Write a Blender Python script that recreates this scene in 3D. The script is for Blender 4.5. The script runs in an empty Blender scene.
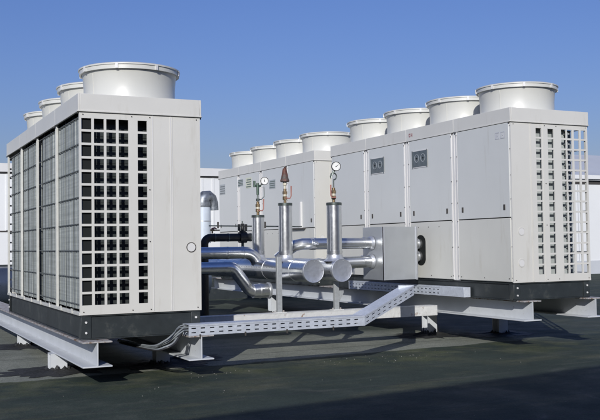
import bpy, math, random
from mathutils import Vector, Matrix
random.seed(7)
S = bpy.context.scene
C = bpy.data.collections.new('rooftop'); S.collection.children.link(C)
R = math.radians
Z0 = 0.70            # height of the left cabinet's underside above the roof

# ------------------------------------------------------------------ mesh builder
class MB:
    def __init__(s): s.v = []; s.f = []; s.m = []
    def face(s, idx, mi=0): s.f.append(tuple(idx)); s.m.append(mi)
    def box(s, x0, x1, y0, y1, z0, z1, mi=0):
        if x0 > x1: x0, x1 = x1, x0
        if y0 > y1: y0, y1 = y1, y0
        if z0 > z1: z0, z1 = z1, z0
        n = len(s.v)
        s.v += [(x, y, z) for z in (z0, z1) for y in (y0, y1) for x in (x0, x1)]
        for q in ((0,2,3,1),(4,5,7,6),(0,1,5,4),(2,6,7,3),(0,4,6,2),(1,3,7,5)):
            s.face([n+i for i in q], mi)
        return s
    def hexa(s, P, mi=0):           # eight points: bottom ring 0-3, top ring 4-7
        n = len(s.v); s.v += [tuple(p) for p in P]
        for q in ((3,2,1,0),(4,5,6,7),(0,1,5,4),(1,2,6,5),(2,3,7,6),(3,0,4,7)):
            s.face([n+i for i in q], mi)
        return s
    def ring(s, c, u, w, r, n):
        b = len(s.v)
        for i in range(n):
            a = 2*math.pi*i/n
            s.v.append(tuple(c + u*(r*math.cos(a)) + w*(r*math.sin(a))))
        return b
    def cyl(s, p0, p1, r0, r1=None, n=24, caps=True, mi=0):
        p0, p1 = Vector(p0), Vector(p1); r1 = r0 if r1 is None else r1
        return s.tube([p0, p1], [r0, r1], n, caps, mi)
    def tube(s, pts, r, n=12, caps=True, mi=0):
        pts = [Vector(p) for p in pts]; k = len(pts)
        rs = list(r) if isinstance(r, (list, tuple)) else [r]*k
        d = (pts[1]-pts[0]).normalized()
        u = d.orthogonal().normalized(); w = d.cross(u).normalized()
        rings = []
        for i in range(k):
            if i == 0: t = (pts[1]-pts[0]).normalized()
            elif i == k-1: t = (pts[-1]-pts[-2]).normalized()
            else: t = ((pts[i]-pts[i-1]).normalized()+(pts[i+1]-pts[i]).normalized()).normalized()
            q = d.rotation_difference(t); u = (q @ u).normalized(); w = (q @ w).normalized(); d = t
            rings.append(s.ring(pts[i], u, w, rs[i], n))
        for a, b in zip(rings, rings[1:]):
            for i in range(n):
                j = (i+1) % n
                s.face((a+i, a+j, b+j, b+i), mi)
        if caps:
            s.face([rings[0]+i for i in reversed(range(n))], mi)
            s.face([rings[-1]+i for i in range(n)], mi)
        return s
    def lathe(s, c, prof, n=48, mi=0, axis='z', closed=False):
        b0 = len(s.v)
        c = Vector(c)
        for (r, h) in prof:
            for i in range(n):
                a = 2*math.pi*i/n
                p = Vector((r*math.cos(a), r*math.sin(a), h))
                if axis == 'y': p = Vector((p.x, h, p.y))
                if axis == 'x': p = Vector((h, p.x, p.y))
                s.v.append(tuple(c+p))
        m = len(prof)
        for k in range(m if closed else m-1):
            a = b0+k*n; b = b0+((k+1) % m)*n
            for i in range(n):
                j = (i+1) % n; s.face((a+i, a+j, b+j, b+i), mi)
        return s
    def perf(s, us, ws, hole, o, eu, ew, en, t, mi=0):
        # sheet over grid us x ws (both increasing) with cells hole(i,j) left out; thickness t along en
        o, eu, ew, en = map(Vector, (o, eu, ew, en))
        nu, nw = len(us), len(ws); b = len(s.v)
        for k in (0, 1):
            for w in ws:
                for u in us:
                    s.v.append(tuple(o + eu*u + ew*w + en*(t*k)))
        V = lambda i, j, k: b + k*nu*nw + j*nu + i
        solid = lambda i, j: 0 <= i < nu-1 and 0 <= j < nw-1 and not hole(i, j)
        for j in range(nw-1):
            for i in range(nu-1):
                if hole(i, j): continue
                s.face((V(i,j,0), V(i,j+1,0), V(i+1,j+1,0), V(i+1,j,0)), mi)
                s.face((V(i,j,1), V(i+1,j,1), V(i+1,j+1,1), V(i,j+1,1)), mi)
                if not solid(i-1, j): s.face((V(i,j,0), V(i,j,1), V(i,j+1,1), V(i,j+1,0)), mi)
                if not solid(i+1, j): s.face((V(i+1,j,0), V(i+1,j+1,0), V(i+1,j+1,1), V(i+1,j,1)), mi)
                if not solid(i, j-1): s.face((V(i,j,0), V(i+1,j,0), V(i+1,j,1), V(i,j,1)), mi)
                if not solid(i, j+1): s.face((V(i,j+1,0), V(i,j+1,1), V(i+1,j+1,1), V(i+1,j+1,0)), mi)
        return s
    def build(s, name, mats, parent=None, bevel=0, smooth=True, loc=None):
        if not isinstance(mats, (list, tuple)): mats = [mats]
        me = bpy.data.meshes.new(name)
        me.from_pydata(s.v, [], s.f); me.update()
        for m in mats: me.materials.append(m)
        for p, mi in zip(me.polygons, s.m): p.material_index = mi
        import bmesh
        bm = bmesh.new(); bm.from_mesh(me); bmesh.ops.recalc_face_normals(bm, faces=bm.faces); bm.to_mesh(me); bm.free()
        if smooth:
            me.shade_smooth(); me.set_sharp_from_angle(angle=R(32))
        o = bpy.data.objects.new(name, me); C.objects.link(o)
        if parent: o.parent = parent
        if loc: o.location = loc
        if bevel:
            b = o.modifiers.new('bevel', 'BEVEL'); b.width = bevel; b.segments = 2; b.limit_method = 'ANGLE'; b.angle_limit = R(40)
        return o

def tag(o, label=None, cat=None, group=None, kind=None):
    if label: o['label'] = label
    if cat: o['category'] = cat
    if group: o['group'] = group
    if kind: o['kind'] = kind
    return o
def thing(name, loc, label, cat, group=None):
    o = bpy.data.objects.new(name, None); C.objects.link(o); o.location = loc
    o.empty_display_size = .2
    return tag(o, label, cat, group)
def kids(o): return [c for c in C.objects if c.parent == o]
def copy_tree(o, parent=None, loc=None):
    c = o.copy(); C.objects.link(c)
    if parent: c.parent = parent
    if loc is not None: c.location = loc
    for ch in kids(o): copy_tree(ch, c)
    return c

# ------------------------------------------------------------------ materials
def mat(name, col, rough=.5, metal=0., var=0.08, scale=3., bump=0., bscale=60., dirt=None, coat=0., rvar=.1, obj=True, stretch=None):
    m = bpy.data.materials.new(name); m.use_nodes = True
    N, L = m.node_tree.nodes, m.node_tree.links
    b = N['Principled BSDF']
    b.inputs['Roughness'].default_value = rough; b.inputs['Metallic'].default_value = metal
    b.inputs['Coat Weight'].default_value = coat
    tc = N.new('ShaderNodeTexCoord'); src = tc.outputs['Object']
    if stretch:
        mp = N.new('ShaderNodeMapping'); mp.inputs['Scale'].default_value = stretch; L.new(src, mp.inputs[0]); src = mp.outputs[0]
    n = N.new('ShaderNodeTexNoise'); n.inputs['Scale'].default_value = scale; n.inputs['Detail'].default_value = 6; n.inputs['Roughness'].default_value = .6
    L.new(src, n.inputs['Vector'])
    cr = N.new('ShaderNodeValToRGB'); cr.color_ramp.elements[0].position = .3; cr.color_ramp.elements[1].position = .7
    cr.color_ramp.elements[0].color = [c*(1-var) for c in col]+[1]; cr.color_ramp.elements[1].color = [min(1, c*(1+var)) for c in col]+[1]
    L.new(n.outputs['Fac'], cr.inputs[0]); out = cr.outputs[0]
    if dirt:   # (colour, low, high, scale, stretch)
        dc, lo, hi, ds, st = dirt
        mp = N.new('ShaderNodeMapping'); mp.inputs['Scale'].default_value = st; L.new(tc.outputs['Object'], mp.inputs[0])
        dn = N.new('ShaderNodeTexNoise'); dn.inputs['Scale'].default_value = ds; dn.inputs['Detail'].default_value = 8; dn.inputs['Roughness'].default_value = .7
        L.new(mp.outputs[0], dn.inputs['Vector'])
        mr = N.new('ShaderNodeMapRange'); mr.inputs[1].default_value = lo; mr.inputs[2].default_value = hi; L.new(dn.outputs['Fac'], mr.inputs[0])
        mx = N.new('ShaderNodeMix'); mx.data_type = 'RGBA'; L.new(mr.outputs[0], mx.inputs[0]); L.new(out, mx.inputs[6]); mx.inputs[7].default_value = list(dc)+[1]
        out = mx.outputs[2]
    L.new(out, b.inputs['Base Color'])
    rr = N.new('ShaderNodeMapRange'); rr.inputs[3].default_value = max(.02, rough-rvar); rr.inputs[4].default_value = min(1, rough+rvar)
    n2 = N.new('ShaderNodeTexNoise'); n2.inputs['Scale'].default_value = scale*4; n2.inputs['Detail'].default_value = 4; L.new(src, n2.inputs['Vector'])
    L.new(n2.outputs['Fac'], rr.inputs[0]); L.new(rr.outputs[0], b.inputs['Roughness'])
    if bump:
        bn = N.new('ShaderNodeTexNoise'); bn.inputs['Scale'].default_value = bscale; bn.inputs['Detail'].default_value = 4; L.new(src, bn.inputs['Vector'])
        bp = N.new('ShaderNodeBump'); bp.inputs['Strength'].default_value = bump; bp.inputs['Distance'].default_value = .02
        L.new(bn.outputs['Fac'], bp.inputs['Height']); L.new(bp.outputs[0], b.inputs['Normal'])
    return m

M = {}
M['cream'] = mat('cream_paint', (.61,.602,.558), .42, var=.03, scale=1.4, bump=.10, bscale=2.2, dirt=((.40,.37,.30), .56, .98, 2.0, (3.5,3.5,.45)))
M['cream_smooth'] = mat('cream_shroud', (.60,.598,.548), .36, var=.03, scale=2, bump=.05, bscale=3, dirt=((.45,.42,.35), .62, .98, 3, (4,4,.5)), coat=.2)
M['panel'] = mat('door_paint', (.60,.612,.59), .40, var=.03, scale=1.2, bump=.12, bscale=1.8, dirt=((.42,.40,.35), .60, 1., 2.5, (3,3,.3)))
M['panel_low'] = mat('lower_panel_paint', (.60,.598,.55), .42, var=.04, scale=1.5, bump=.12, bscale=2, dirt=((.44,.41,.33), .58, 1.0, 2.5, (3,3,.5)))
M['trim'] = mat('trim_paint', (.66,.655,.635), .4, var=.03)
M['dark'] = mat('screw_dark', (.06,.055,.05), .5)
M['plinth'] = mat('plinth_paint', (.028,.034,.036), .42, var=.2, scale=3, bump=.1, bscale=8, dirt=((.14,.14,.12), .55, .9, 3, (1,1,1)))
M['beam'] = mat('beam_paint', (.55,.575,.595), .45, var=.06, scale=3, bump=.15, bscale=15, dirt=((.22,.13,.07), .66, .76, 9, (1,1,1)))
M['beam_edge'] = mat('beam_edge', (.38,.37,.36), .6, var=.2, scale=20, dirt=((.16,.09,.05), .50, .62, 18, (1,1,1)))
M['rusty'] = mat('rusty_white', (.58,.585,.57), .6, var=.08, scale=8, bump=.3, bscale=30, dirt=((.22,.12,.07), .60, .67, 14, (1,1,1)))
def galv(name, col, rough, metal):
    m = mat(name, col, rough, metal, var=.1, scale=6, bump=.06, bscale=20)
    N, L = m.node_tree.nodes, m.node_tree.links; b = N['Principled BSDF']
    v = N.new('ShaderNodeTexVoronoi'); v.inputs['Scale'].default_value = 45
    tc = [x for x in N if x.type == 'TEX_COORD'][0]; L.new(tc.outputs['Object'], v.inputs['Vector'])
    mr = N.new('ShaderNodeMapRange'); mr.inputs[3].default_value = .93; mr.inputs[4].default_value = 1.05
    sp = N.new('ShaderNodeSeparateColor'); L.new(v.outputs['Color'], sp.inputs[0]); L.new(sp.outputs[0], mr.inputs[0])
    src = b.inputs['Base Color'].links[0].from_socket
    mx = N.new('ShaderNodeMix'); mx.data_type = 'RGBA'; mx.blend_type = 'MULTIPLY'; mx.inputs[0].default_value = 1
    L.new(src, mx.inputs[6]); L.new(mr.outputs[0], mx.inputs[7]); L.new(mx.outputs[2], b.inputs['Base Color'])
    return m
M['galv'] = galv('galvanized_tray', (.56,.60,.66), .45, .25)
M['galv_dull'] = galv('galvanized_post', (.45,.47,.47), .5, .4)
M['alu'] = mat('aluminium_jacket', (.76,.77,.765), .30, .96, var=.05, scale=4, bump=.05, bscale=5, rvar=.08, dirt=((.40,.40,.39), .55, .85, 5, (1,1,1)))
M['alu_dull'] = mat('aluminium_cap', (.60,.62,.65), .42, .75, var=.08, scale=9, bump=.10, bscale=9, rvar=.12)
M['goose'] = mat('weathered_hood', (.24,.26,.28), .45, .7, var=.5, scale=12, bump=.2, bscale=10)
M['box'] = mat('aluminium_sheet', (.52,.54,.55), .40, .7, var=.06, scale=2.5, bump=.08, bscale=3, rvar=.12)
M['brass'] = mat('brass', (.26,.19,.11), .4, .7, var=.3, scale=30, bump=.2, dirt=((.60,.55,.42), .55, .7, 25, (1,1,1)))
M['white_fit'] = mat('pale_fitting', (.62,.58,.46), .5, .1, var=.15, scale=30)
M['red'] = mat('red_lever', (.36,.16,.13), .5, var=.15, scale=20)
M['rustcap'] = mat('rusty_cone', (.14,.058,.042), .6, .2, var=.4, scale=22, bump=.4, dirt=((.10,.09,.08), .5, .6, 14, (1,1,1)))
M['green'] = mat('green_metal', (.06,.10,.075), .4, .3, var=.3, scale=25)
M['steel'] = mat('dark_steel', (.12,.14,.13), .4, .7, var=.3, scale=20)
M['black'] = mat('black_insulation', (.016,.017,.018), .5, var=.3, scale=12, bump=.3, bscale=25)
M['gauge_white'] = mat('gauge_face', (.78,.78,.74), .35, var=.02)
M['pvc'] = mat('pale_pipe_wrap', (.60,.66,.72), .4, .1, var=.05, scale=6)
M['cable'] = mat('cable_grey', (.20,.22,.23), .5, var=.2, scale=10)
M['cable_black'] = mat('cable_black', (.02,.02,.022), .5)
M['sticker'] = mat('pale_sticker', (.62,.64,.50), .5, var=.15, scale=40)
M['sticker_dark'] = mat('sticker_print', (.13,.17,.15), .5, var=.3, scale=60)
M['logo_grey'] = mat('logo_grey', (.42,.43,.47), .5)
M['logo_red'] = mat('logo_red', (.25,.05,.06), .5)
M['glass'] = mat('dial_window', (.11,.13,.14), .15, var=.2, scale=12)
M['dial'] = mat('dial_print', (.38,.41,.42), .4)
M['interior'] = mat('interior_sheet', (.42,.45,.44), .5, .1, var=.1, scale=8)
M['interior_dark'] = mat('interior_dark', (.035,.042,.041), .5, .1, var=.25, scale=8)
M['void'] = mat('cabinet_void', (.02,.022,.022), .7)
M['void'].node_tree.nodes['Principled BSDF'].inputs['Specular IOR Level'].default_value = .05
M['fan'] = mat('fan_blade', (.10,.11,.12), .5)
M['shedwhite'] = mat('shed_white', (.72,.73,.72), .5, var=.03, scale=.6)
M['shedgrey'] = mat('shed_roof', (.50,.52,.54), .5, var=.05, scale=.6)
M['wire'] = mat('guard_wire', (.09,.10,.095), .5, .1, var=.2, scale=9)
M['wire_white'] = mat('guard_white', (.55,.55,.51), .45, var=.1, scale=9)
M['duct'] = mat('dark_duct', (.07,.09,.13), .3, .5, var=.2, scale=2)
M['tar'] = mat('tar_flashing', (.018,.019,.019), .7, var=.4, scale=12, bump=.6, bscale=25)

def coil_mat():
    m = bpy.data.materials.new('condenser_coil'); m.use_nodes = True
    N, L = m.node_tree.nodes, m.node_tree.links; b = N['Principled BSDF']
    b.inputs['Roughness'].default_value = .5; b.inputs['Metallic'].default_value = .15
    tc = N.new('ShaderNodeTexCoord')
    mp = N.new('ShaderNodeMapping'); mp.inputs['Scale'].default_value = (1, 7, .22); L.new(tc.outputs['Object'], mp.inputs[0])
    n = N.new('ShaderNodeTexNoise'); n.inputs['Scale'].default_value = 3; n.inputs['Detail'].default_value = 6; L.new(mp.outputs[0], n.inputs['Vector'])
    mp2 = N.new('ShaderNodeMapping'); mp2.inputs['Scale'].default_value = (1, .5, 26); L.new(tc.outputs['Object'], mp2.inputs[0])
    n2 = N.new('ShaderNodeTexNoise'); n2.inputs['Scale'].default_value = 2; n2.inputs['Detail'].default_value = 3; L.new(mp2.outputs[0], n2.inputs['Vector'])
    ad = N.new('ShaderNodeMath'); ad.operation = 'MULTIPLY_ADD'; ad.inputs[1].default_value = .45; L.new(n2.outputs['Fac'], ad.inputs[0]); L.new(n.outputs['Fac'], ad.inputs[2])
    cr = N.new('ShaderNodeValToRGB'); e = cr.color_ramp.elements
    e[0].position = .52; e[0].color = (.17,.19,.18,1); e[1].position = .95; e[1].color = (.46,.49,.47,1)
    L.new(ad.outputs[0], cr.inputs[0]); L.new(cr.outputs[0], b.inputs['Base Color'])
    w = N.new('ShaderNodeTexWave'); w.wave_type = 'BANDS'; w.bands_direction = 'Y'; w.inputs['Scale'].default_value = 18; L.new(tc.outputs['Object'], w.inputs['Vector'])
    bp = N.new('ShaderNodeBump'); bp.inputs['Strength'].default_value = .4; bp.inputs['Distance'].default_value = .01; L.new(w.outputs['Fac'], bp.inputs['Height']); L.new(bp.outputs[0], b.inputs['Normal'])
    return m
M['coil'] = coil_mat()

# ------------------------------------------------------------------ chillers
ML, W, H, FH = 1.195, 1.262, 2.20, .178      # module length, width, cabinet height, fascia height
def screws(mb, pts, axis, mi=1, r=.007):
    for p in pts:
        p = Vector(p); d = Vector({'x': (1,0,0), '-x': (-1,0,0), 'y': (0,-1,0)}[axis])
        mb.cyl(p - d*.004, p + d*.005, r, n=8, mi=mi)

def chiller(loc, n, coil_left, cols, label, fan_dx=0., frame_h=.24, coil_v0=.05, inner=(.1, 'interior', .27), gh=1.955, circles=(), duct_h=.385, logos=False, dials=(), group='rooftop chillers'):
    T = thing('chiller', loc, label, 'chiller', group)
    c2x = (lambda c: c) if coil_left else (lambda c: W-c)      # c = distance from the coil side
    Ln = n*ML
    # ---- end panel with square openings
    for end in (0, 1):
        y = 0 if end == 0 else Ln
        en = 1 if end == 0 else -1
        us = sorted(set([c2x(0), c2x(W)] + [c2x(c) for ab in cols for c in ab]))
        holes_u = [tuple(sorted((c2x(a), c2x(b)))) for a, b in cols]
        ws = [0.0]; rows = 14; p = .1345
        for k in range(rows-1, -1, -1):
            t = gh - k*p; ws += [t-.111, t]
        ws.append(H-FH)
        hu = lambda i: any(abs(us[i]-a) < 1e-6 and abs(us[i+1]-b) < 1e-6 for a, b in holes_u)
        mb = MB()
        mb.perf(us, ws, lambda i, j: hu(i) and j % 2 == 1, (0, y, 0), (1,0,0), (0,0,1), (0,en,0), .014)
        pts = [(c2x(c), y-.001*en, z) for c in (.035, .53, .72, W-.04) for z in (.03, H-FH-.03)]
        pts += [(c2x(.715), y-.001*en, z) for z in (.72, 1.25)]
        if end == 0: screws(mb, pts, 'y', 1, .006)
        e = mb.build('end_panel', [M['cream'], M['dark']], T)
        if end == 0:
            # folded seams of the blank half
            s = MB()
            for c in ((.745, .752), (.935, .945), (.955, .960)):
                s.box(c2x(c[0]), c2x(c[1]), -.004, -.0005, .012, H-FH-.012)
            s.build('seam', M['trim'] if coil_left else M['cream'], e)
            for (cx, cz) in circles:
                k = MB(); k.lathe((cx, -.0015, cz), [(.046, .001), (.046, -.003), (.053, -.003), (.053, .001)], 28, axis='y')
                k.build('knockout_ring', M['dark'] if coil_left else M['cream'], e)
                k = MB(); k.lathe((cx, -.001, cz), [(.0, -.0035), (.044, -.0035), (.044, .001)], 28, axis='y')
                k.build('knockout', M['trim'], e)
            # lip around the holes edge
    # ---- inner bulkhead just behind the end grille
    v, mn, c0 = inner
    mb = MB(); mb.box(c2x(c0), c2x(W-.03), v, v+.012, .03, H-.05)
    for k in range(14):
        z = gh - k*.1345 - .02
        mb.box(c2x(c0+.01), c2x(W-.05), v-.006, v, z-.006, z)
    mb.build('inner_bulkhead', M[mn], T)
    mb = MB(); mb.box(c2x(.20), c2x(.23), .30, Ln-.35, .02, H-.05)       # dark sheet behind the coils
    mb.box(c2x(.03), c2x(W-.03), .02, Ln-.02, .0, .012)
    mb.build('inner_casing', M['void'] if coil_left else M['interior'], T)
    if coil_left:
        mb = MB(); mb.box(c2x(.022), c2x(.125), .030, .040, .02, H-FH); mb.build('opening_shade_sheet', M['void'], T)  # black sheet added so the first column of openings looks shaded
    # ---- brackets seen through the open corner
    mb = MB()
    for k in range(14):
        z = gh - k*.1345
        mb.box(c2x(.26), c2x(.33), .05, .085, z-.055, z-.035)
        mb.box(c2x(.30), c2x(.315), .04, .06, z-.10, z-.02)
    mb.box(c2x(.316), c2x(.326), .052, .060, .06, H-FH-.05)
    if not coil_left: mb.build('inner_bracket', M['galv_dull'], T)
    # ---- coil side: a coil and a wire guard for each module
    sx = -1 if coil_left else 1
    xs = lambda d: c2x(d)
    for i in range(n):
        a = i*ML + (.28 if not coil_left and i == 0 else (.05 if i == 0 else .005)); b = (i+1)*ML - .005
        if coil_left and i == 1: b -= .22
        if coil_left and i == n-1: b -= .20
        mb = MB(); x = 0.028
        ph = .0; yy = a
        # shallow pleats
        k = 0
        nseg = max(4, int((b-a)/.065)); st = (b-a)/nseg
        for q in range(nseg):
            off = (0, .005, .002, .007)[q % 4]
            mb.box(xs(x+off), xs(x+.04), a+q*st+.001, a+(q+1)*st-.001, .05, H-FH-.03)
        mb.build('coil', M['coil'], T, bevel=0)
        if coil_left and i == 1:
            g = MB(); g.box(xs(.15), xs(.16), b, (i+1)*ML-.03, .03, H-FH); g.build('gap_liner', M['void'], T)
        g = MB()
        for z in [.10 + .268*k for k in range(8)]:
            g.cyl((xs(.020), i*ML+.02, z), (xs(.020), (i+1)*ML-.02, z), .0055, n=8)
        for y in (.40, .78):
            g.cyl((xs(.024), i*ML+y, .03), (xs(.024), i*ML+y, H-FH), .003, n=8)
        g.build('coil_guard', M['wire'], T)
    for i in range(n+1):
        y = min(max(i*ML, .014), Ln-.014)
        g = MB()
        w = .022
        if i in (0,): g.box(xs(.0), xs(.03), .016, .035, 0.01, H-FH)
        else:
            g.box(xs(-.004), xs(.02), y-.052, y-.036, .0, H-FH); g.box(xs(-.004), xs(.02), y-.010, y+.008, .0, H-FH)
            for k in range(15): g.box(xs(.0), xs(.014), y-.036, y-.010, .06+k*.134, .085+k*.134)
        g.build('guard_post', M['wire_white'], T, bevel=.002)
    # ledge under the coil side with bright tabs
    g = MB(); g.box(xs(-.008), xs(.03), .004, Ln, -.004, .028)
    for i in range(n):
        for y in (.30, .85): g.box(xs(-.02), xs(-.009), i*ML+y, i*ML+y+.05, .0, .05)
    g.build('bottom_rail', M['wire_white'], T, bevel=.002)
    # ---- door side
    xd = lambda d: c2x(W - d)        # d = depth from the door side (negative = proud)
    ax = 'x' if coil_left else '-x'
    for i in range(n):
        a = i*ML + (.03 if i == 0 else .075); b = (i+1)*ML - (.075 if i < n-1 else .03)
        lo = .818
        mb = MB(); mb.box(xd(-.012), xd(.012), a, b, lo+.006, H-FH-.008)
        d = mb.build('access_door', M['panel'], T, bevel=.004)
        for y in (a+.09, b-.12):
            k = MB(); k.box(xd(-.017), xd(-.0125), y, y+.035, .915, .985); k.box(xd(-.024), xd(-.0175), y+.012, y+.023, .93, .97)
            k.build('latch', M['dark'], d)
        if i in dials:
            y0 = a + .57
            k = MB(); k.box(xd(-.020), xd(-.0125), y0, y0+.37, 1.62, 1.85)
            k.box(xd(-.028), xd(-.0205), y0-.012, y0+.0, 1.608, 1.862); k.box(xd(-.028), xd(-.0205), y0+.37, y0+.382, 1.608, 1.862)
            wn = k.build('dial_window', M['glass'], d)
            k = MB(); k.box(xd(-.019), xd(-.0128), y0-.006, y0+.376, 1.851, 1.862); k.box(xd(-.019), xd(-.0128), y0-.006, y0+.376, 1.608, 1.619); k.build('window_frame', M['trim'], wn)
            for yc in (y0+.10, y0+.26):
                q = MB(); q.lathe((xd(-.0205), yc, 1.745), [(.0,(-.004)*(-sx)), (.045,(-.004)*(-sx)), (.045,.0)], 20, axis='x')
                q.lathe((xd(-.0250), yc, 1.745), [(.052,0), (.060,0), (.060,-.003*(-sx)), (.052,-.003*(-sx))], 20, axis='x', closed=True)
                q.box(xd(-.0262), xd(-.0250), yc-.02, yc+.02, 1.742, 1.75, 1)
                q.box(xd(-.0262), xd(-.0250), yc-.004, yc+.004, 1.72, 1.76, 1)
                q.build('dial', [M['dial'], M['void']], wn)
        mb = MB(); mb.box(xd(-.010), xd(.012), a, b, .012, lo-.006)
        screws(mb, [(xd(-.010), a+(b-a)*t, z) for t in (.04, .5, .96) for z in (.05,)] + [(xd(-.010), a+(b-a)*t, z) for t in (.30, .55, .80) for z in (.74,) if i == 1], ax, 1, .008)
        mb.build('lower_panel', [M['panel_low'], M['dark']], T, bevel=.004)
        if i == 1 and logos:   # dark-rimmed opening where the pipes go in: a plate with a rounded dark gap
            pass
    for i in range(n+1):
        g = MB()
        if i == 0: ya, yb = .0145, .026
        elif i == n: ya, yb = Ln-.026, Ln-.0145
        else: ya, yb = i*ML-.071, i*ML+.071
        g.box(xd(.0), xd(.02), ya, yb, .0, H-FH-.004)
        if 0 < i < n:
            g.box(xd(-.014), xd(-.0005), ya, ya+.016, .01, H-FH-.006); g.box(xd(-.014), xd(-.0005), yb-.016, yb, .01, H-FH-.006)
            g.box(xd(-.008), xd(-.0005), i*ML-.004, i*ML+.004, .01, H-FH-.006)
            screws(g, [(xd(-.014), y, z) for y in (ya+.008, yb-.008) for z in (.06, .45, .80, 1.05, 1.35, 1.68, 1.97)], ax, 1, .008)
        else:
            screws(g, [(xd(-.0), (ya+yb)/2, z) for z in (.06, .45, .80, 1.05, 1.35, 1.68, 1.97)], ax, 1, .0055)
        g.build('corner_post', [M['trim'], M['dark']], T, bevel=.002)
    # ---- back sheet so nothing is see-through behind the doors
    g = MB(); g.box(xd(.022), xd(.032), .03, Ln-.03, .02, H-.06); g.build('door_liner', M['void'], T)
    # ---- fascia, deck
    for i in range(n):
        for side in (0, 1):
            g = MB(); a = i*ML+.002; b = (i+1)*ML-.002
            if i == 0: a = -.010
            if i == n-1: b = Ln+.010
            xa, xb = (-.014, .006) if side == 0 else (W-.006, W+.014)
            g.box(xa, xb, a, b, H-FH, H)
            l = (-.020, -.0145) if side == 0 else (W+.0145, W+.020)
            g.box(l[0], l[1], a, b, H-FH-.004, H-FH+.012)
            screws(g, [((-.014 if side == 0 else W+.014), yy, H-FH-.012) for yy in ((a+.03), (b-.03))], '-x' if side == 0 else 'x', 1, .013)
            f = g.build('roof_fascia', [M['cream'], M['dark']], T, bevel=.003)
            if logos and side == 0 and i == 1:
                q = MB()     # small dark red two-letter mark at the far end of the strip
                y1 = b-.08; xx = (-.0165, -.0145); z1 = H-.06
                def st(y0_, y1_, z0_, z1_):
                    k_ = .72; yc_, zc_ = y1-.05, z1-.035
                    q.box(xx[0], xx[1], yc_+(y0_-yc_)*k_, yc_+(y1_-yc_)*k_, zc_+(z0_-zc_)*k_, zc_+(z1_-zc_)*k_)
                def cH(y):
                    st(y-.05, y, z1-.014, z1); st(y-.014, y, z1-.07, z1-.0141); st(y-.05, y-.0141, z1-.07, z1-.056)
                    st(y-.084, y-.070, z1-.07, z1); st(y-.124, y-.110, z1-.07, z1); st(y-.1099, y-.0841, z1-.042, z1-.030)
                cH(y1+.02); q.build('emblem', M['logo_red'], f)
    for y0, y1 in ((-.014, .004), (Ln-.004, Ln+.014)):
        g = MB(); g.box(.007, W-.007, y0, y1, H-FH, H-.0005)
        l = (y0-.006, y0-.0005) if y0 < 1 else (y1+.0005, y1+.006)
        g.box(-.012, W+.012, l[0], l[1], H-FH-.004, H-FH+.012)
        g.build('end_fascia', M['cream'], T, bevel=.003)
    g = MB(); g.box(.004, W-.004, .004, Ln-.004, H-.030, H-.018); g.build('roof_deck', M['cream'], T)
    # ---- fan shrouds
    zb = H-.018
    proto = None
    for i in range(n):
        pos = (W/2+fan_dx, (i+.5)*ML, zb)
        if proto: copy_tree(proto, T, pos); continue
        r, hh = .487, duct_h
        g = MB(); g.lathe((0,0,0), [(r+.030, 0), (r+.030, .008), (r+.006, .012), (r, .03), (r, hh*.45), (r+.010, hh*.78), (r+.026, hh-.05), (r+.014, hh-.052), (r-.012, hh*.6), (r-.014, .0)], 96)
        sh = g.build('fan_shroud', M['cream_smooth'], T, loc=pos); proto = sh
        g = MB(); g.lathe((0,0,0), [(r+.0275, hh-.060), (r+.046, hh-.060), (r+.046, hh-.018), (r+.056, hh-.016), (r+.056, hh-.002), (r+.040, hh+.006), (r+.015, hh+.006), (r+.010, hh-.004), (r+.0275, hh-.010)], 96, closed=True)
        rim = g.build('rim', M['cream_smooth'], sh)
        for k in range(8):
            g = MB()
            a = 2*math.pi*(k+.35)/8; ca, sa = math.cos(a), math.sin(a)
            P = []
            for z in (hh-.060, hh-.004):
                for (rr, t) in ((r+.047, -.014), (r+.060, -.014), (r+.060, .014), (r+.047, .014)):
                    P.append((rr*ca - t*sa, rr*sa + t*ca, z))
            g.hexa(P)
            g.build('rim_clip', M['trim'], sh)
        g = MB(); g.cyl((0,0,.04), (0,0,.16), .12, n=24)
        for k in range(6):
            a = 2*math.pi*k/6; ca, sa = math.cos(a), math.sin(a)
            def pt(rr, t, z): return (rr*ca - t*sa, rr*sa + t*ca, z)
            g.hexa([pt(.10,-.09,.06), pt(.455,-.13,.06), pt(.455,.11,.135), pt(.10,.06,.145), pt(.10,-.09,.066), pt(.455,-.13,.066), pt(.455,.11,.141), pt(.10,.06,.151)])
        g.build('fan', M['fan'], sh)
        g = MB(); a_ = R(205); g.tube([((r+.002)*math.cos(a_), (r+.002)*math.sin(a_), .03), ((r+.002)*math.cos(a_), (r+.002)*math.sin(a_), hh*.45), ((r+.012)*math.cos(a_), (r+.012)*math.sin(a_), hh*.78)], .004, 6); g.build('weld_seam', M['cream_smooth'], sh)
        g = MB()
        for rr in (.08,.14,.20,.26,.32,.38,.44): g.lathe((0,0,hh-.055), [(rr-.003,-.003),(rr+.003,-.003),(rr+.003,.003),(rr-.003,.003)], 48, closed=True)
        for k in range(4):
            a = math.pi*k/4; g.cyl((-.485*math.cos(a), -.485*math.sin(a), hh-.065), (.485*math.cos(a), .485*math.sin(a), hh-.065), .004, n=6)
        g.build('fan_grille', M['wire'], sh)
    # ---- base frame: channel section round the unit
    g = MB(); fh = frame_h
    def chan(x0, x1, y0, y1, nx, ny):
        # web recessed, flanges proud
        g.box(x0, x1, y0, y1, -fh, -.006)
    ins = .03; t = .012; fl = .045
    x0, x1, y0, y1 = ins-.02, W-ins+.02, .012, Ln-.012
    # webs
    g.box(x0+fl, x1-fl, y0+.016, y0+.026, -fh+.012, -.018); g.box(x0+fl, x1-fl, y1-.026, y1-.016, -fh+.012, -.018)
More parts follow.
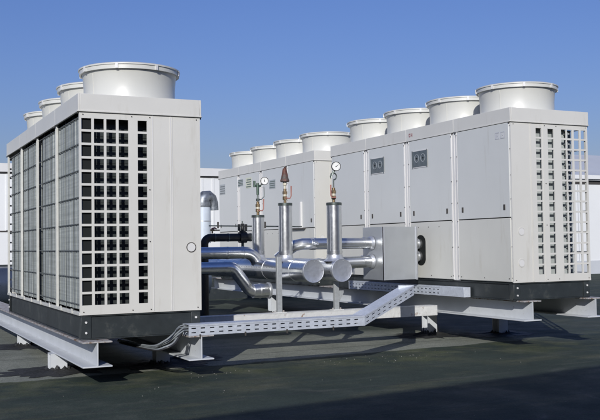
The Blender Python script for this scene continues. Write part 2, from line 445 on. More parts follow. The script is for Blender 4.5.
    g.box(x0+.022, x0+.032, y0+fl, y1-fl, -fh+.012, -.018); g.box(x1-.032, x1-.022, y0+fl, y1-fl, -fh+.012, -.018)
    # flanges
    for z in (-.018, -fh):
        g.box(x0, x1, y0, y0+fl, z+.0005, z+.0115); g.box(x0, x1, y1-fl, y1, z+.0005, z+.0115)
        g.box(x0, x0+fl, y0+fl+.001, y1-fl-.001, z+.0005, z+.0115); g.box(x1-fl, x1, y0+fl+.001, y1-fl-.001, z+.0005, z+.0115)
    # corner plates
    for cx, sgn in ((x0, 1), (x1, -1)):
        for cy, sg in ((y0, 1), (y1, -1)):
            g.box(cx+.001*sgn, cx+.10*sgn, cy+.001*sg, cy+.012*sg, -fh+.013, -.019)
            g.box(cx+.001*sgn, cx+.012*sgn, cy+.013*sg, cy+.10*sg, -fh+.013, -.019)
    bf = g.build('base_frame', M['plinth'], T, bevel=.003)
    for cx in (x0+.05, x1-.05):
        for z in (-fh*.30, -fh*.72):
            k = MB(); k.cyl((cx, y0+.002, z), (cx, y0-.010, z), .012, n=6); k.build('bolt', M['trim'], bf)
            k = MB(); k.cyl((x0+.002 if cx < .6 else x1-.002, y1-.06, z), (x0-.01 if cx < .6 else x1+.01, y1-.06, z), .012, n=6); k.build('bolt', M['trim'], bf)
    return T

# left bank: coil side towards the camera's left
colsL = [(.020,.120), (.146,.246), (.270,.370), (.396,.496), (.592,.690)]
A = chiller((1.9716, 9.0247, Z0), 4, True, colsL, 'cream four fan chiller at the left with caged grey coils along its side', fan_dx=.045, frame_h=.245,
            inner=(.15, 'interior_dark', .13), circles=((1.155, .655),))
colsR = [(.030,.112), (.142,.230), (.265,.345), (.365,.445), (.572,.668), (.772,.862)]
zr = Z0+.153
B = chiller((7.3491, 9.0412, zr), 4, False, colsR, 'cream four fan chiller at the right with smooth doors and see through corner grille', fan_dx=-.03, frame_h=.222,
            inner=(.10, 'interior', .300), circles=((.135, .640), (.128, .245)), logos=True, dials=(1, 2))
Dv = chiller((7.3491, 9.0412+4*ML+.652, zr), 4, False, colsR, 'farther cream four fan chiller standing behind the near right one, stickers on its doors', fan_dx=-.03, frame_h=.222,
            inner=(.10, 'interior', .300), circles=((.135, .640), (.128, .245)), dials=())

# little markings on the doors of the right-hand row (children of the chiller)
def face_part(T, name, mats, fn):
    q = MB(); fn(q); o = q.build(name, mats, T); return o
ux = -.0125
def rect(q, y0, y1, z0, z1, mi=0, d=.0):
    q.box(ux-.002-d, ux-d, y0, y1, z0, z1, mi)
def logo(q):       # two outlined square letters
    for (a, b) in ((.10, .185), (.205, .29)):
        rect(q, a, b, 1.90, 1.908); rect(q, a, b, 1.822, 1.83); rect(q, a, a+.009, 1.8301, 1.8999); rect(q, b-.009, b, 1.8301, 1.8999)
        rect(q, a+.025, a+.032, 1.838, 1.89); rect(q, a+.050, a+.057, 1.838, 1.89); rect(q, a+.0321, a+.0499, 1.86, 1.867)
face_part(B, 'emblem', M['logo_grey'], logo)
ys = 9.0412+4*ML+.652
def plate(T, y, z, w, h, m1='sticker', m2='sticker_dark'):
    def f(q):
        rect(q, y-w/2, y+w/2, z-h/2, z+h/2)
        for k in range(4):
            rect(q, y-w/2+.02, y+w/2-.02-.03*(k % 2), z-h/2+.02+k*h/4.6, z-h/2+.02+k*h/4.6+h*.10, 1, .003)
    return face_part(T, 'sticker', [M[m1], M[m2]], f)
plate(Dv, 19.02-ys, 1.77, .34, .23, 'dial', 'glass')
plate(Dv, 17.95-ys, 1.85, .30, .15, 'dial', 'green'); plate(Dv, 17.50-ys, 1.82, .30, .22, 'sticker', 'sticker_dark')
plate(Dv, 16.30-ys, 1.71, .30, .18, 'dial', 'sticker_dark'); 
face_part(Dv, 'conduit', M['trim'], lambda q: q.box(-.05, -.0125, 14.98-ys, 15.04-ys, .82, 1.30))
face_part(Dv, 'drip_ledge', M['dark'], lambda q: q.box(-.06, -.0125, 14.85-ys, 15.50-ys, .80, .822))
# opening in the lower panel of the near right chiller where the two pipes enter
def opening(q):
    yc, pts = 11.09-9.0412, []
    prof = []
    for k in range(25):
        a = math.pi*k/24 - math.pi/2
        prof.append((-math.cos(a)*0.10, math.sin(a)))
    b = len(q.v); n = 0
    for x in (ux-.003, ux-.0005):
        for k in range(32):
            a = 2*math.pi*k/32; cz = .41 + (.115 if math.sin(a) > 0 else -.115)
            q.v.append((x, yc+.125*math.cos(a), cz+.105*math.sin(a)))
    q.face([b+i for i in range(32)]); q.face([b+32+i for i in reversed(range(32))])
    for i in range(32):
        j = (i+1) % 32; q.face((b+i, b+32+i, b+32+j, b+j))
face_part(B, 'pipe_opening', M['void'], opening)

# ------------------------------------------------------------------ steel beams
def hbeam(name, p, length, w, h, label, group, m='beam', axis='y', t=.014):
    T = thing(name, p, label, 'steel beam', group)
    def bx(q, a0, a1, z0, z1):
        if axis == 'y': q.box(a0, a1, 0, length, z0, z1)
        else: q.box(0, length, a0, a1, z0, z1)
    q = MB(); bx(q, -w/2, w/2, h-t, h); q.build('top_flange', M['beam_edge'] if m == 'beam' else M[m], T, bevel=.002)
    q = MB(); bx(q, *((-.006, .006) if m == 'beam' else (-w/2+.002, -w/2+.010)), t+.0005, h-t-.0005); q.build('web', M[m], T)
    q = MB(); bx(q, -w/2, w/2, 0, t); q.build('bottom_flange', M[m], T, bevel=.002)
    return T
gb = 'steel beams carrying the chillers'
zl = Z0-.248-.25
hbeam('steel_beam', (2.10, 8.84, zl), 8.3, .29, .25, 'pale painted steel beam under the outer coil edge of the left chiller', gb)
hbeam('steel_beam', (3.165, 8.84, zl), 8.3, .27, .25, 'pale painted steel beam under the left chiller where the cables drop from the tray', gb)
zrb = zr-.225-.25
hbeam('steel_beam', (7.545, 8.93, zrb), 11.2, .27, .25, 'pale painted steel beam under the door side of the right chillers', gb)
hbeam('steel_beam', (8.58, 8.93, zrb), 11.2, .27, .25, 'pale painted steel beam at the far right under the see through grille', gb)

def stub(x, y, h, label, m='beam', w=.16, tar=1.):
    T = thing('beam_post', (x, y, 0), label, 'support post', 'short posts under the beams')
    q = MB(); q.box(-w/2, w/2, -w/2, -w/2+.012, .0, h-.012); q.box(-w/2, w/2, w/2-.012, w/2, .0, h-.012); q.box(-.006, .006, -w/2+.013, w/2-.013, .0, h-.012)
    q.build('post', M[m], T)
    q = MB(); q.box(-w*.5, w*.5, -w*.5, w*.5, h-.0115, h-.001); q.build('head_plate', M[m], T)
    q = MB(); n = 44; rnd = random.Random(int(x*100+y))
    b = len(q.v); hs = [tar*rnd.choice((.025,.035,.04,.05,.06))*rnd.uniform(.8,1.2) for _ in range(n)]
    for r, zf in ((w*2.6, 0), (w*1.5, .12), (w*.78, .45), (w*.66, 1.), (w*.60, .0)):
        for i in range(n):
            a = 2*math.pi*i/n; rr = r*(1+rnd.uniform(-.16, .16)*min(1.5, r/w*.6))*(1.0 + .10*abs(math.sin(2*a)))*(1.25-.3*abs(math.sin(a)) if r > w*1.2 else 1)
            q.v.append((rr*math.cos(a), rr*math.sin(a), .004+hs[i]*zf))
    for k in range(4):
        for i in range(n):
            j = (i+1) % n; q.face((b+k*n+i, b+k*n+j, b+(k+1)*n+j, b+(k+1)*n+i))
    q.build('tar_collar', M['tar'], T)
    return T
for (x, y, h, l) in ((2.01, 10.36, zl, 'short pale post with black tar collar under the left chiller, nearest the outer corner'),
                     (3.17, 10.25, zl, 'short post in shadow under the inner beam of the left chiller'),
                     (2.10, 13.2, zl, 'short post far back under the outer beam of the left chiller'),
                     (3.17, 13.2, zl, 'short post far back under the inner beam of the left chiller'),
                     (7.60, 11.30, zrb, 'white stub post with tar collar under the door side beam, behind the cross beam end'),
                     (8.58, 10.9, zrb, 'short post in shadow under the outer beam at the far right'),
                     (7.545, 16.8, zrb, 'short post under the beam of the farther right chiller, pipe side'),
                     (8.58, 14.6, zrb, 'short post under the outer beam in the gap between right chillers')):
    stub(x, y, h-.001, l, tar=1.8 if 'white stub' in l else 1., w=.18 if 'outer corner' in l else .16)
# cross beam carrying the pipes
zc = Z0-.19-.135
hbeam('steel_beam', (3.33, 10.52, zc), 3.82, .18, .135, 'rusty white cross beam behind the long cable tray, between the two chiller rows', 'cross beams', 'rusty', 'x', .010)
stub(3.55, 10.55, zc-.001, 'shaded stub post under the left end of the rusty cross beam', 'rusty', .15)

# ------------------------------------------------------------------ pipe stands
def stand(x, y, z0, z1, xa, label):
    T = thing('pipe_stand', (x, y, z0), label, 'pipe stand', 'upright pipe stands on the cross beam')
    h = z1-z0
    q = MB(); q.box(-.032, .032, -.004, .0, .010, h); q.box(-.032, -.027, .001, .045, .010, h); q.box(.027, .032, .001, .045, .010, h)
    q.build('channel', M['galv_dull'], T, bevel=.0015)
    q = MB(); q.box(-.075, .075, -.05, .07, .0, .0095); q.build('foot_plate', M['rusty'], T, bevel=.002)
    q = MB()
    for (bx, by) in ((-.055, .01), (.055, .01)):
        q = MB(); q.cyl((bx, by, .0095), (bx, by, .028), .011, n=6); q.build('bolt', M['beam_edge'], T)
    if xa:
        q = MB(); q.box(.033, xa, .002, .04, h-.20, h-.165); q.build('bracket', M['galv_dull'], T)
    else:
        q = MB(); q.hexa([(.033,-.002,.10),(.10,-.002,.22),(.10,.01,.22),(.033,.01,.10),(.033,-.002,.25),(.10,-.002,.25),(.10,.01,.25),(.033,.01,.25)])
        q.build('gusset', M['galv_dull'], T)
    return T
ztc = Z0-.19+.0005
stand(4.81, 10.50, ztc, Z0+.515, .24, 'tall galvanized channel post standing left of the two pipe end caps')
stand(5.63, 10.50, ztc, Z0+.178, 0, 'short channel post on the cross beam holding up the right capped pipe')

# ------------------------------------------------------------------ pipework
def arc(c, r, a0, a1, n, plane):
    out = []
    for i in range(n+1):
        a = R(a0+(a1-a0)*i/n); u, w = r*math.cos(a), r*math.sin(a)
        if plane == 'xz': out.append((c[0]+u, c[1], c[2]+w))
        elif plane == 'xy': out.append((c[0]+u, c[1]+w, c[2]))
        else: out.append((c[0], c[1]+u, c[2]+w))
    return out
def band(T, p, d, r, m='alu', w=.018, proud=.004, name='band'):
    p, d = Vector(p), Vector(d).normalized()
    q = MB(); q.tube([p-d*w, p-d*w*.9, p+d*w*.9, p+d*w], [r+.0005, r+proud, r+proud, r+.0005], 32)
    return q.build(name, M[m], T)
def pipe_thing(name, base, label, cat='pipe', group=None):
    return thing(name, base, label, cat, group)
def local(T, pts): 
    b = Vector(T.location); return [Vector(p)-b for p in pts]
HX, HXb, HZ, HR = 5.19, 5.60, Z0+.330, .145
for (x, y0, y1, lab, seams) in ((HX, 10.30, 15.2, 'thick silver header pipe with end cap, left of the two capped pipes', (10.75, 11.62, 12.55, 13.5)),
                         (HXb, 10.30, 15.2, 'thick silver header pipe with dented end cap, right of the two capped pipes', (10.95, 11.9, 12.9, 14.0))):
    T = pipe_thing('insulated_pipe', (x, y0, HZ), lab, 'pipe', 'capped header pipes')
    q = MB(); q.cyl((0,.004,0), (0,y1-y0,0), HR, n=48); q.build('jacket', M['alu'], T)
    q = MB(); rr = HR+.003
    q.lathe((0,0,0), [(.0,-.006), (.05,-.0065), (rr-.012,-.005), (rr-.003,-.009), (rr,-.006), (rr,.03), (HR+.0004,.031)], 48, axis='y')
    for k in range(6): 
        a = R(20+60*k); q.cyl(((HR-.02)*math.cos(a), -.004, (HR-.02)*math.sin(a)), ((HR-.02)*math.cos(a), -.011, (HR-.02)*math.sin(a)), .004, n=6)
    if x == HX: q.box(-HR+.004, HR-.004, -.0085, -.0060, .004, .008)
    q.build('end_cap', M['alu_dull'], T)
    for s in seams: band(T, (0, s-y0, 0), (0,1,0), HR)
    q = MB()
    for k in range(30):
        a = R(168); q.cyl((HR*math.cos(a), .06+k*.09, HR*math.sin(a)), ((HR+.003)*math.cos(a), .06+k*.09, (HR+.003)*math.sin(a)), .0045, n=6)
    q.build('rivet_row', M['steel'], T)
    q = MB(); q.box(-HR-.004, -HR+.002, .03, y1-y0, -.02, .0); q.build('seam_strip', M['alu'], T)

def riser(x, y, ztop, r, label, kind):
    zb = HZ + HR - .03
    T = pipe_thing('riser_pipe', (x, y, zb), label, 'riser pipe', 'upright riser pipes')
    h = ztop-zb
    q = MB(); q.cyl((0,0,0), (0,0,h), r, n=40); j = q.build('jacket', M['alu'], T)
    q = MB(); q.lathe((0,0,0), [(r+.05,-.0), (r+.03,.022), (r+.008,.05), (r+.004,.085), (r,.086)], 40); q.build('saddle_collar', M['alu_dull'], T)
    q = MB(); q.lathe((0,0,h), [(r+.001,-.03), (r+.004,-.03), (r+.004,.004), (r-.004,.007), (.0,.002)], 40); q.build('top_cap', M['steel'], T)
    band(T, (0,0,.12), (0,0,1), r)
    aa = R(-150); q = MB(); ca, sa = math.cos(aa), math.sin(aa)
    q.tube([((r+.0005)*ca, (r+.0005)*sa, .13), ((r+.0005)*ca, (r+.0005)*sa, h-.035)], .004, 6)
    zz = .18
    while zz < h-.05: q.cyl(((r-.001)*ca-.012*sa, (r-.001)*sa+.012*ca, zz), ((r+.003)*ca-.012*sa, (r+.003)*sa+.012*ca, zz), .004, n=6); zz += .07
    q.build('seam_strip', M['alu_dull'], T)
    # valve train on top
    v = MB(); z = h
    v.cyl((0,0,z), (0,0,z+.05), .020, n=12, mi=0)
    v.cyl((0,0,z+.05), (0,0,z+.095), .032, n=6, mi=0); v.cyl((0,0,z+.096), (0,0,z+.125), .026, n=12, mi=1)
    v.cyl((0,0,z+.126), (0,0,z+.165), .033, n=6, mi=0); v.cyl((0,0,z+.166), (0,0,z+.20), .022, n=12, mi=0)
    vb = v.build('valve_body', [M['brass'], M['white_fit']], T)
    s = -1 if kind == 'gauge_b' else 1
    l = MB(); l.tube([(0,-.02,z+.075), (0,-.045,z+.075)], .010, 8); l.tube([(0,-.05,z+.07), (s*.05,-.05,z+.068), (s*.068,-.05,z+.10), (s*.070,-.05,z+.235)], [.008,.008,.009,.011], 8)
    l.build('lever', M['red'], vb)
    if kind == 'cone':
        q = MB(); q.cyl((0,0,z+.20), (0,0,z+.245), .016, n=10, mi=1); q.cyl((0,0,z+.245), (0,0,z+.29), .027, n=6, mi=1)
        q.build('nipple', [M['brass'], M['white_fit']], T)
        q = MB(); q.lathe((0,0,z+.29), [(.0,0), (.050,.0), (.062,.008), (.062,.025), (.055,.040), (.050,.055), (.030,.16), (.024,.185), (.0,.192)], 28)
        q.box(-.010, .010, -.03, .0, z+.47, z+.495)
        q.build('air_vent', M['rustcap'], T)
    else:
        q = MB()
        if kind == 'gauge_a':
            q.tube([(0,0,z+.20), (0,0,z+.40)], .012, 10); q.cyl((0,0,z+.21), (0,0,z+.245), .026, n=6)
            q.tube([(0,0,z+.23), (.06,-.0,z+.235), (.105,-.0,z+.28), (.10,-.0,z+.42)], .006, 8)
            gx, gz = .10, z+.50
            b = q.build('siphon', M['steel'], T)
            g = MB(); g.cyl((0,0,z+.30), (0,0,z+.47), .020, n=10); g.cyl((-.045,0,z+.43), (.05,0,z+.43), .015, n=10); g.cyl((-.050,0,z+.41), (-.050,0,z+.50), .018, n=8)
            g.build('cock', M['green'], T)
            gr = .058
        else:
            q.tube([(0,0,z+.20), (0,0,z+.30)] + arc((0,0,z+.35), .045, -90, 210, 18, 'xz') + [(.0,0,z+.42)], .009, 8)
            b = q.build('siphon', M['steel'], T)
            gx, gz = .030, z+.480; gr = .062
        # gauge facing the camera side
        ga = bpy.data.objects.new('pressure_gauge', None)
        g = MB(); g.lathe((0,0,0), [(.0,.03), (gr*.9,.03), (gr,.02), (gr,-.018), (gr*.93,-.022), (gr*.86,-.014), (.0,-.0135)], 32, axis='y')
        go = g.build('pressure_gauge', M['black'], T); go.location = (gx, -.02, gz); go.rotation_euler = (0, 0, R(-18))
        g = MB(); g.lathe((0,-.0145,0), [(.0,0), (gr*.86,0), (gr*.86,.0006)], 32, axis='y', mi=0)
        for k in range(11):
            a = R(225-27*k); p0 = Vector((math.cos(a), 0, math.sin(a)))
            g.tube([p0*gr*.68+Vector((0,-.0155,0)), p0*gr*.80+Vector((0,-.0155,0))], .0011, 4, mi=1)
        a = R(35 if kind == 'gauge_b' else 100); p0 = Vector((math.cos(a), 0, math.sin(a)))
        g.tube([p0*-.012+Vector((0,-.018,0)), p0*gr*.62+Vector((0,-.018,0))], [.0035,.0015], 6, mi=1); g.cyl((0,-.014,0), (0,-.020,0), .006, n=10, mi=1)
        g.build('dial', [M['gauge_white'], M['void']], go)
        q = MB(); q.tube([(0, 0, gz-.10), (gx*.5, -.0, gz-.06), (gx, .01, gz-.03)], .009, 8); q.build('gauge_neck', M['steel'], T)
    return T
riser(HX, 12.05, Z0+1.095, .090, 'silver riser pipe with brass valve and green cocked gauge, leftmost of three', 'gauge_a')
riser(HX, 11.12, Z0+1.225, .093, 'silver riser pipe topped by a rusty red cone vent, middle of three', 'cone')
riser(HXb+.005, 10.50, Z0+1.205, .099, 'silver riser pipe with round gauge above the right end cap', 'gauge_b')

# left connection pipes
p1z = Z0+.565
T = pipe_thing('insulated_pipe', (3.25, 11.95, p1z), 'silver pipe from the left chiller curving into the header near the leftmost riser', 'pipe', 'branch pipes from the left chiller')
L_ = arc((4.93, 11.95, p1z-.20), .20, 90, 12, 8, 'xz')
q = MB(); q.tube(local(T, [(3.25,11.95,p1z), (4.0,11.95,p1z)] + L_), .084, 32); q.build('jacket', M['alu'], T)
for x in (.9, 1.42): band(T, (x,0,0), (1,0,0), .084)
band(T, (1.66,0,0), (1,0,0), .084, w=.012)
p2z = Z0+.375
T = pipe_thing('insulated_pipe', (3.25, 11.35, p2z), 'silver pipe with segmented elbow dropping below the header, left of the tall post', 'pipe', 'branch pipes from the left chiller')
zlo = Z0+.050
pts = [(3.25,11.35,p2z), (4.38,11.35,p2z)]
up = arc((4.45,11.35,p2z-.13), .13, 90, 25, 4, 'xz'); dn = arc((4.83,11.35,zlo+.15), .15, 205, 270, 4, 'xz')
q = MB(); q.tube(local(T, pts), .078, 32); q.build('jacket', M['alu'], T)
# segmented elbow: each gore slightly proud of the last
path = [Vector(p) for p in ([(4.38,11.35,p2z)] + up + dn)]
q = MB(); pp = local(T, path)
fine = []; rad = []
acc = 0.
for a, b in zip(pp, pp[1:]):
    n = max(1, int((b-a).length/.002))
    for k in range(n):
        if acc <= 0: fine.append(a.lerp(b, k/n)); acc = .026
        acc -= (b-a).length/n
fine.append(pp[-1])
for k, a in enumerate(fine): rad.append(.0835 if k % 2 else .0795)
q.tube(fine, rad, 28); q.build('elbow', M['alu'], T)
q = MB(); q.tube(local(T, [(4.80,11.35,zlo), (5.02,11.35,zlo)]), .096, 32); q.build('lower_jacket', M['alu'], T)
q = MB(); q.tube(local(T, [(5.02,11.35,zlo), (5.045,11.35,zlo)]), .112, 32); q.build('flange', M['alu_dull'], T)
band(T, (4.90-3.25, 0, zlo-p2z), (1,0,0), .096, w=.01, proud=.007)

# right connection pipes into the jacket box
yb_ = 11.20
czU, czL = Z0+.676, Z0+.415
T = pipe_thing('insulated_pipe', (6.60, yb_, czU), 'upper silver branch pipe running left out of the sheet metal box', 'pipe', 'branch pipes to the right chiller')
q = MB(); q.tube(local(T, [(6.585,yb_,czU), (5.62,yb_,czU), (5.50,yb_+.02,czU), (5.42,yb_+.10,czU-.02), (5.34,yb_+.22,czU-.10), (5.25,yb_+.30,czU-.20)]), .078, 32); q.build('jacket', M['alu'], T)
for x in (6.45, 5.66, 5.95): band(T, (x-6.60,0,0), (1,0,0), .078)
q = MB(); q.tube(local(T, [(5.60,yb_,czU), (5.68,yb_,czU)]), .088, 6); q.tube(local(T, [(5.64,yb_-.08,czU), (5.64,yb_-.15,czU)]), .02, 10); q.build('union', M['alu_dull'], T)
q = MB(); q.tube(local(T, [(6.535,yb_,czU), (6.55,yb_,czU), (6.578,yb_,czU)]), [.078,.094,.100], 32); q.build('collar', M['alu_dull'], T)
T = pipe_thing('insulated_pipe', (6.60, yb_, czL), 'lower silver branch pipe from the right capped header into the sheet metal box', 'pipe', 'branch pipes to the right chiller')
q = MB(); q.tube(local(T, [(6.585,yb_,czL), (6.1,yb_,czL-.01), (5.62,yb_,czL-.05)]), .084, 32); q.build('jacket', M['alu'], T)
for x in (6.43, 6.0): band(T, (x-6.60,0,-.01 if x < 6.2 else 0), (1,0,0), .084)
q = MB(); q.tube(local(T, [(6.535,yb_,czL), (6.55,yb_,czL), (6.578,yb_,czL)]), [.084,.098,.104], 32); q.build('collar', M['alu_dull'], T)
for nm, z in (('upper', Z0+.655), ('lower', Z0+.475)):
    T = pipe_thing('pipe_stub', (7.15, 11.12, z), nm+' silver pipe end between the sheet metal box and the chiller opening', 'pipe', 'pipe ends entering the right chiller')
    q = MB(); q.tube([(0,0,0), (.185,0,0)], .072, 32); q.build('jacket', M['alu'], T)
    q = MB(); q.tube([(.13,0,0), (.15,0,0)], .077, 32); q.build('band', M['alu_dull'], T)
# the box itself
T = thing('pipe_box', (6.585, 10.90, Z0+.155), 'tall sheet metal box where the branch pipes meet the right chiller', 'pipe box')
bw, bd, bh = .555, .56, .745
q = MB(); q.box(0, bw, 0, .006, 0, bh); q.build('front_sheet', M['box'], T, bevel=.002)
q = MB(); q.box(0, .006, .007, bd, 0, bh); q.build('side_sheet', M['box'], T, bevel=.002)
q = MB(); q.box(.007, bw, .007, bd, bh-.006, bh); q.build('top_sheet', M['box'], T)
q = MB(); q.box(.007, bw, .007, bd, .0, .006); q.build('bottom_sheet', M['box'], T)
q = MB(); q.box(.007, bw, bd-.006, bd, .007, bh-.007); q.build('back_sheet', M['box'], T)
q = MB(); q.box(-.010, -.0005, -.014, .02, .0, bh); q.box(-.010, .02, -.014, -.0005, .0, bh); 
q2 = MB(); q2.box(bw-.022, bw+.006, -.012, -.0005, -.006, bh+.006); q2.box(bw+.0005, bw+.008, -.012, .03, -.006, bh+.006); q2.build('edge_trim', M['alu_dull'], T, bevel=.001)
for z in (.34, .36): q.box(-.014, -.0105, -.01, .016, z, z+.006)
q.build('edge_trim', M['alu_dull'], T, bevel=.001)

# black insulated pipe with valve and the air separator behind
Yk = 12.8
T = pipe_thing('black_pipe', (4.70, Yk, Z0+.79), 'black insulated pipe with a shut off valve behind the silver pipes', 'pipe')
bz = Z0+.79
q = MB(); q.tube(local(T, [(4.64,Yk,bz-.55), (4.64,Yk,bz-.10)] + arc((4.74,Yk,bz-.10), .10, 180, 90, 6, 'xz') + [(5.55,Yk,bz)]), .060, 24); q.build('insulation', M['black'], T)
for x in (4.80, 5.02, 5.38): 
    band(T, (x-4.70, 0, 0), (1,0,0), .060, 'steel', .008, .004, 'clip')
q = MB(); q.cyl((.555,0,-.085), (.555,0,.10), .050, n=16); q.cyl((.50,0,0), (.61,0,0), .085, n=20); q.cyl((.555,0,.10), (.555,0,.17), .026, n=10); q.box(.535,.575,-.02,.02,.17,.21); q.box(.48,.52,-.01,.01,.10,.20); q.box(.59,.63,-.01,.01,.10,.20)
q.build('valve', M['black'], T)
q = MB(); q.cyl((.555,0,.215), (.555,0,.25), .010, n=8); q.cyl((.555,0,-.20), (.555,0,-.08), .022, n=8); q.build('spindle', M['steel'], T)
T = pipe_thing('vent_pipe', (5.69, 15.8, 0), 'fat pale wrapped pipe ending in a silver gooseneck, just right of the left chiller', 'vent pipe')
q = MB(); q.cyl((.02,0,Z0+.72), (.02,0,Z0+1.38), .138, n=36); q.build('wrap', M['pvc'], T)
q = MB(); q.cyl((.02,0,0), (.02,0,Z0+.719), .09, n=28); q.build('insulation', M['black'], T)
for z in (Z0+.78, Z0+1.12): band(T, (.02,0,z), (0,0,1), .138, 'alu_dull', .012, .003)
gz = Z0+1.385
q = MB(); q.tube([(.02,0,gz), (.02,0,gz+.06), (.03,0,gz+.13), (.07,0,gz+.18), (.13,0,gz+.19), (.19,0,gz+.15), (.22,0,gz+.07), (.225,0,gz-.06)], [.145,.15,.145,.13,.115,.10,.09,.09], 28); q.build('gooseneck', M['goose'], T)
T = pipe_thing('drain_valve', (4.70, 12.62, Z0+.90), 'small brass drain tap with red lever beside the pale vent pipe', 'valve')
q = MB(); q.cyl((0,0,0), (.0,.0,-.05), .012, n=10); q.cyl((-.03,0,.0), (.035,0,.0), .014, n=10); q.build('tap_body', M['brass'], T)
q = MB(); q.tube([(-.02,-.02,.02), (.03,-.03,.03), (.055,-.035,.015)], [.014,.012,.010], 8); q.build('lever', M['red'], T)
T = pipe_thing('thin_conduit', (4.9, 13.3, Z0+.98), 'thin grey conduit running level behind the risers', 'conduit')
q = MB(); q.tube([(0,0,0), (1.6,0,-.02)], .010, 8); q.build('tube', M['steel'], T)
for x in (.15, .95): 
    q = MB(); q.box(x-.012, x+.012, -.012, .012, -.04, .06); q.build('clamp', M['dark'], T)

# ------------------------------------------------------------------ cable trays
def tray_side(q, o, eu, ew, en, length, h, pitch=.100, sl=.048, t=.003, margin=.03):
    us = [0.]; k = margin
    while k+sl < length-margin*.6: us += [k, k+sl]; k += pitch
    us.append(length)
    ws = [0, h*.22, h*.22+.012, h*.62, h*.62+.012, h]
    q.perf(us, ws, lambda i, j: i % 2 == 1 and j in (1, 3), o, eu, ew, en, t)
def tray(p, d, nrm, length, width, h, label, start=0, cover=True, parent=None, name='cable_tray'):
    # p = bottom front corner, d = unit direction, nrm = horizontal normal towards the back
    T = thing(name, p, label, 'cable tray', 'perforated cable trays') if label else parent
    base = Vector((0,0,0)) if label else Vector(p)-Vector(parent.location)
    d, nrm = Vector(d).normalized(), Vector(nrm).normalized()
    up = nrm.cross(d).normalized()
    if up.z < 0: up = -up
    up = Vector((0,0,1)) if abs(d.z) < .01 else Vector((0,0,1))
    q = MB(); tray_side(q, base, d, up, nrm, length, h); q.build('front_side', M['galv'], T, smooth=False)
    q = MB(); tray_side(q, base+nrm*width, d, up, -nrm, length, h); q.build('back_side', M['galv'], T, smooth=False)
    a = base; 
    def slab(z0, z1, e0, e1, nm, m='galv'):
        P = [a+nrm*e0+up*z0, a+d*length+nrm*e0+up*z0, a+d*length+nrm*e1+up*z0, a+nrm*e1+up*z0]
        P += [x+up*(z1-z0) for x in P]
        q = MB(); q.hexa(P); q.build(nm, M[m], T)
    slab(.002, .004, .004, width-.004, 'tray_floor')
    if cover:
        slab(h+.0005, h+.003, -.004, width+.004, 'cover')
        slab(h-.014, h, -.0045, -.0008, 'cover_lip')
    return T
zt = Z0-.246
TH = .110
mainL = 5.09-3.03
T1 = tray((3.03, 8.85, zt), (1,0,0), (0,1,0), mainL, .185, TH, 'long covered galvanized cable tray crossing in front of the rusty cross beam')
for x in (.12, .62, 1.10, 1.66):
    q = MB(); q.box(x-.008, x+.008, -.012, -.0045, -.03, .012); q.build('clip', M['dark'], T1)
E3 = Vector((5.912, 9.10, Z0+.054)); dd = E3-Vector((5.092, 8.85, zt)); nn = Vector((-dd.y, dd.x, 0)).normalized()
T2 = tray((5.092, 8.85, zt), dd, nn, dd.length, .185, TH, 'short sloping covered cable tray at the right end of the long tray')
# wedge joint closing the bend
q = MB(); w = nn.normalized()*.185
P = [Vector((-.001,-.0005,.001)), Vector((.0,0,.001))+w, Vector((-.012,.185,.001))]
b = len(q.v)
for z in (.0, TH+.0025): q.v += [(-.002,-.001,z), (w.x, w.y, z), (-.002,.186,z)]
q.face((0,2,1)); q.face((3,4,5)); q.face((0,1,4,3)); q.face((1,2,5,4)); q.face((2,0,3,5))
q.build('bend_piece', M['galv'], T2)
d4 = Vector((7.245, 11.16, Z0-.052))-E3; n4 = Vector((-d4.y, d4.x, 0)).normalized()
T4 = tray(E3+Vector((.001,.001,0)), d4, n4, d4.length, .185, TH, 'level covered cable tray running back from the sloping tray to the right chiller row')
q = MB(); w = n4*.185; w2 = nn*.185
q.v = [(0,0,.001), tuple(w+Vector((0,0,.001))), tuple(w2+Vector((0,0,.001))), (0,0,TH+.0035), tuple(w+Vector((0,0,TH+.0035))), tuple(w2+Vector((0,0,TH+.0035)))]
q.face((0,2,1)); q.face((3,4,5)); q.face((0,1,4,3)); q.face((1,2,5,4)); q.face((2,0,3,5)); q.build('bend_piece', M['galv'], T4)
T3 = tray((7.245, 13.1, Z0-.064), (0,-1,0), (1,0,0), 2.62, .10, .127, 'level cable tray fixed along the base of the right chiller row', cover=True)
q = MB(); q.box(-.004, .104, -3.16, -2.622, .0, .132); q.build('end_cover', M['galv'], T3, bevel=.003)
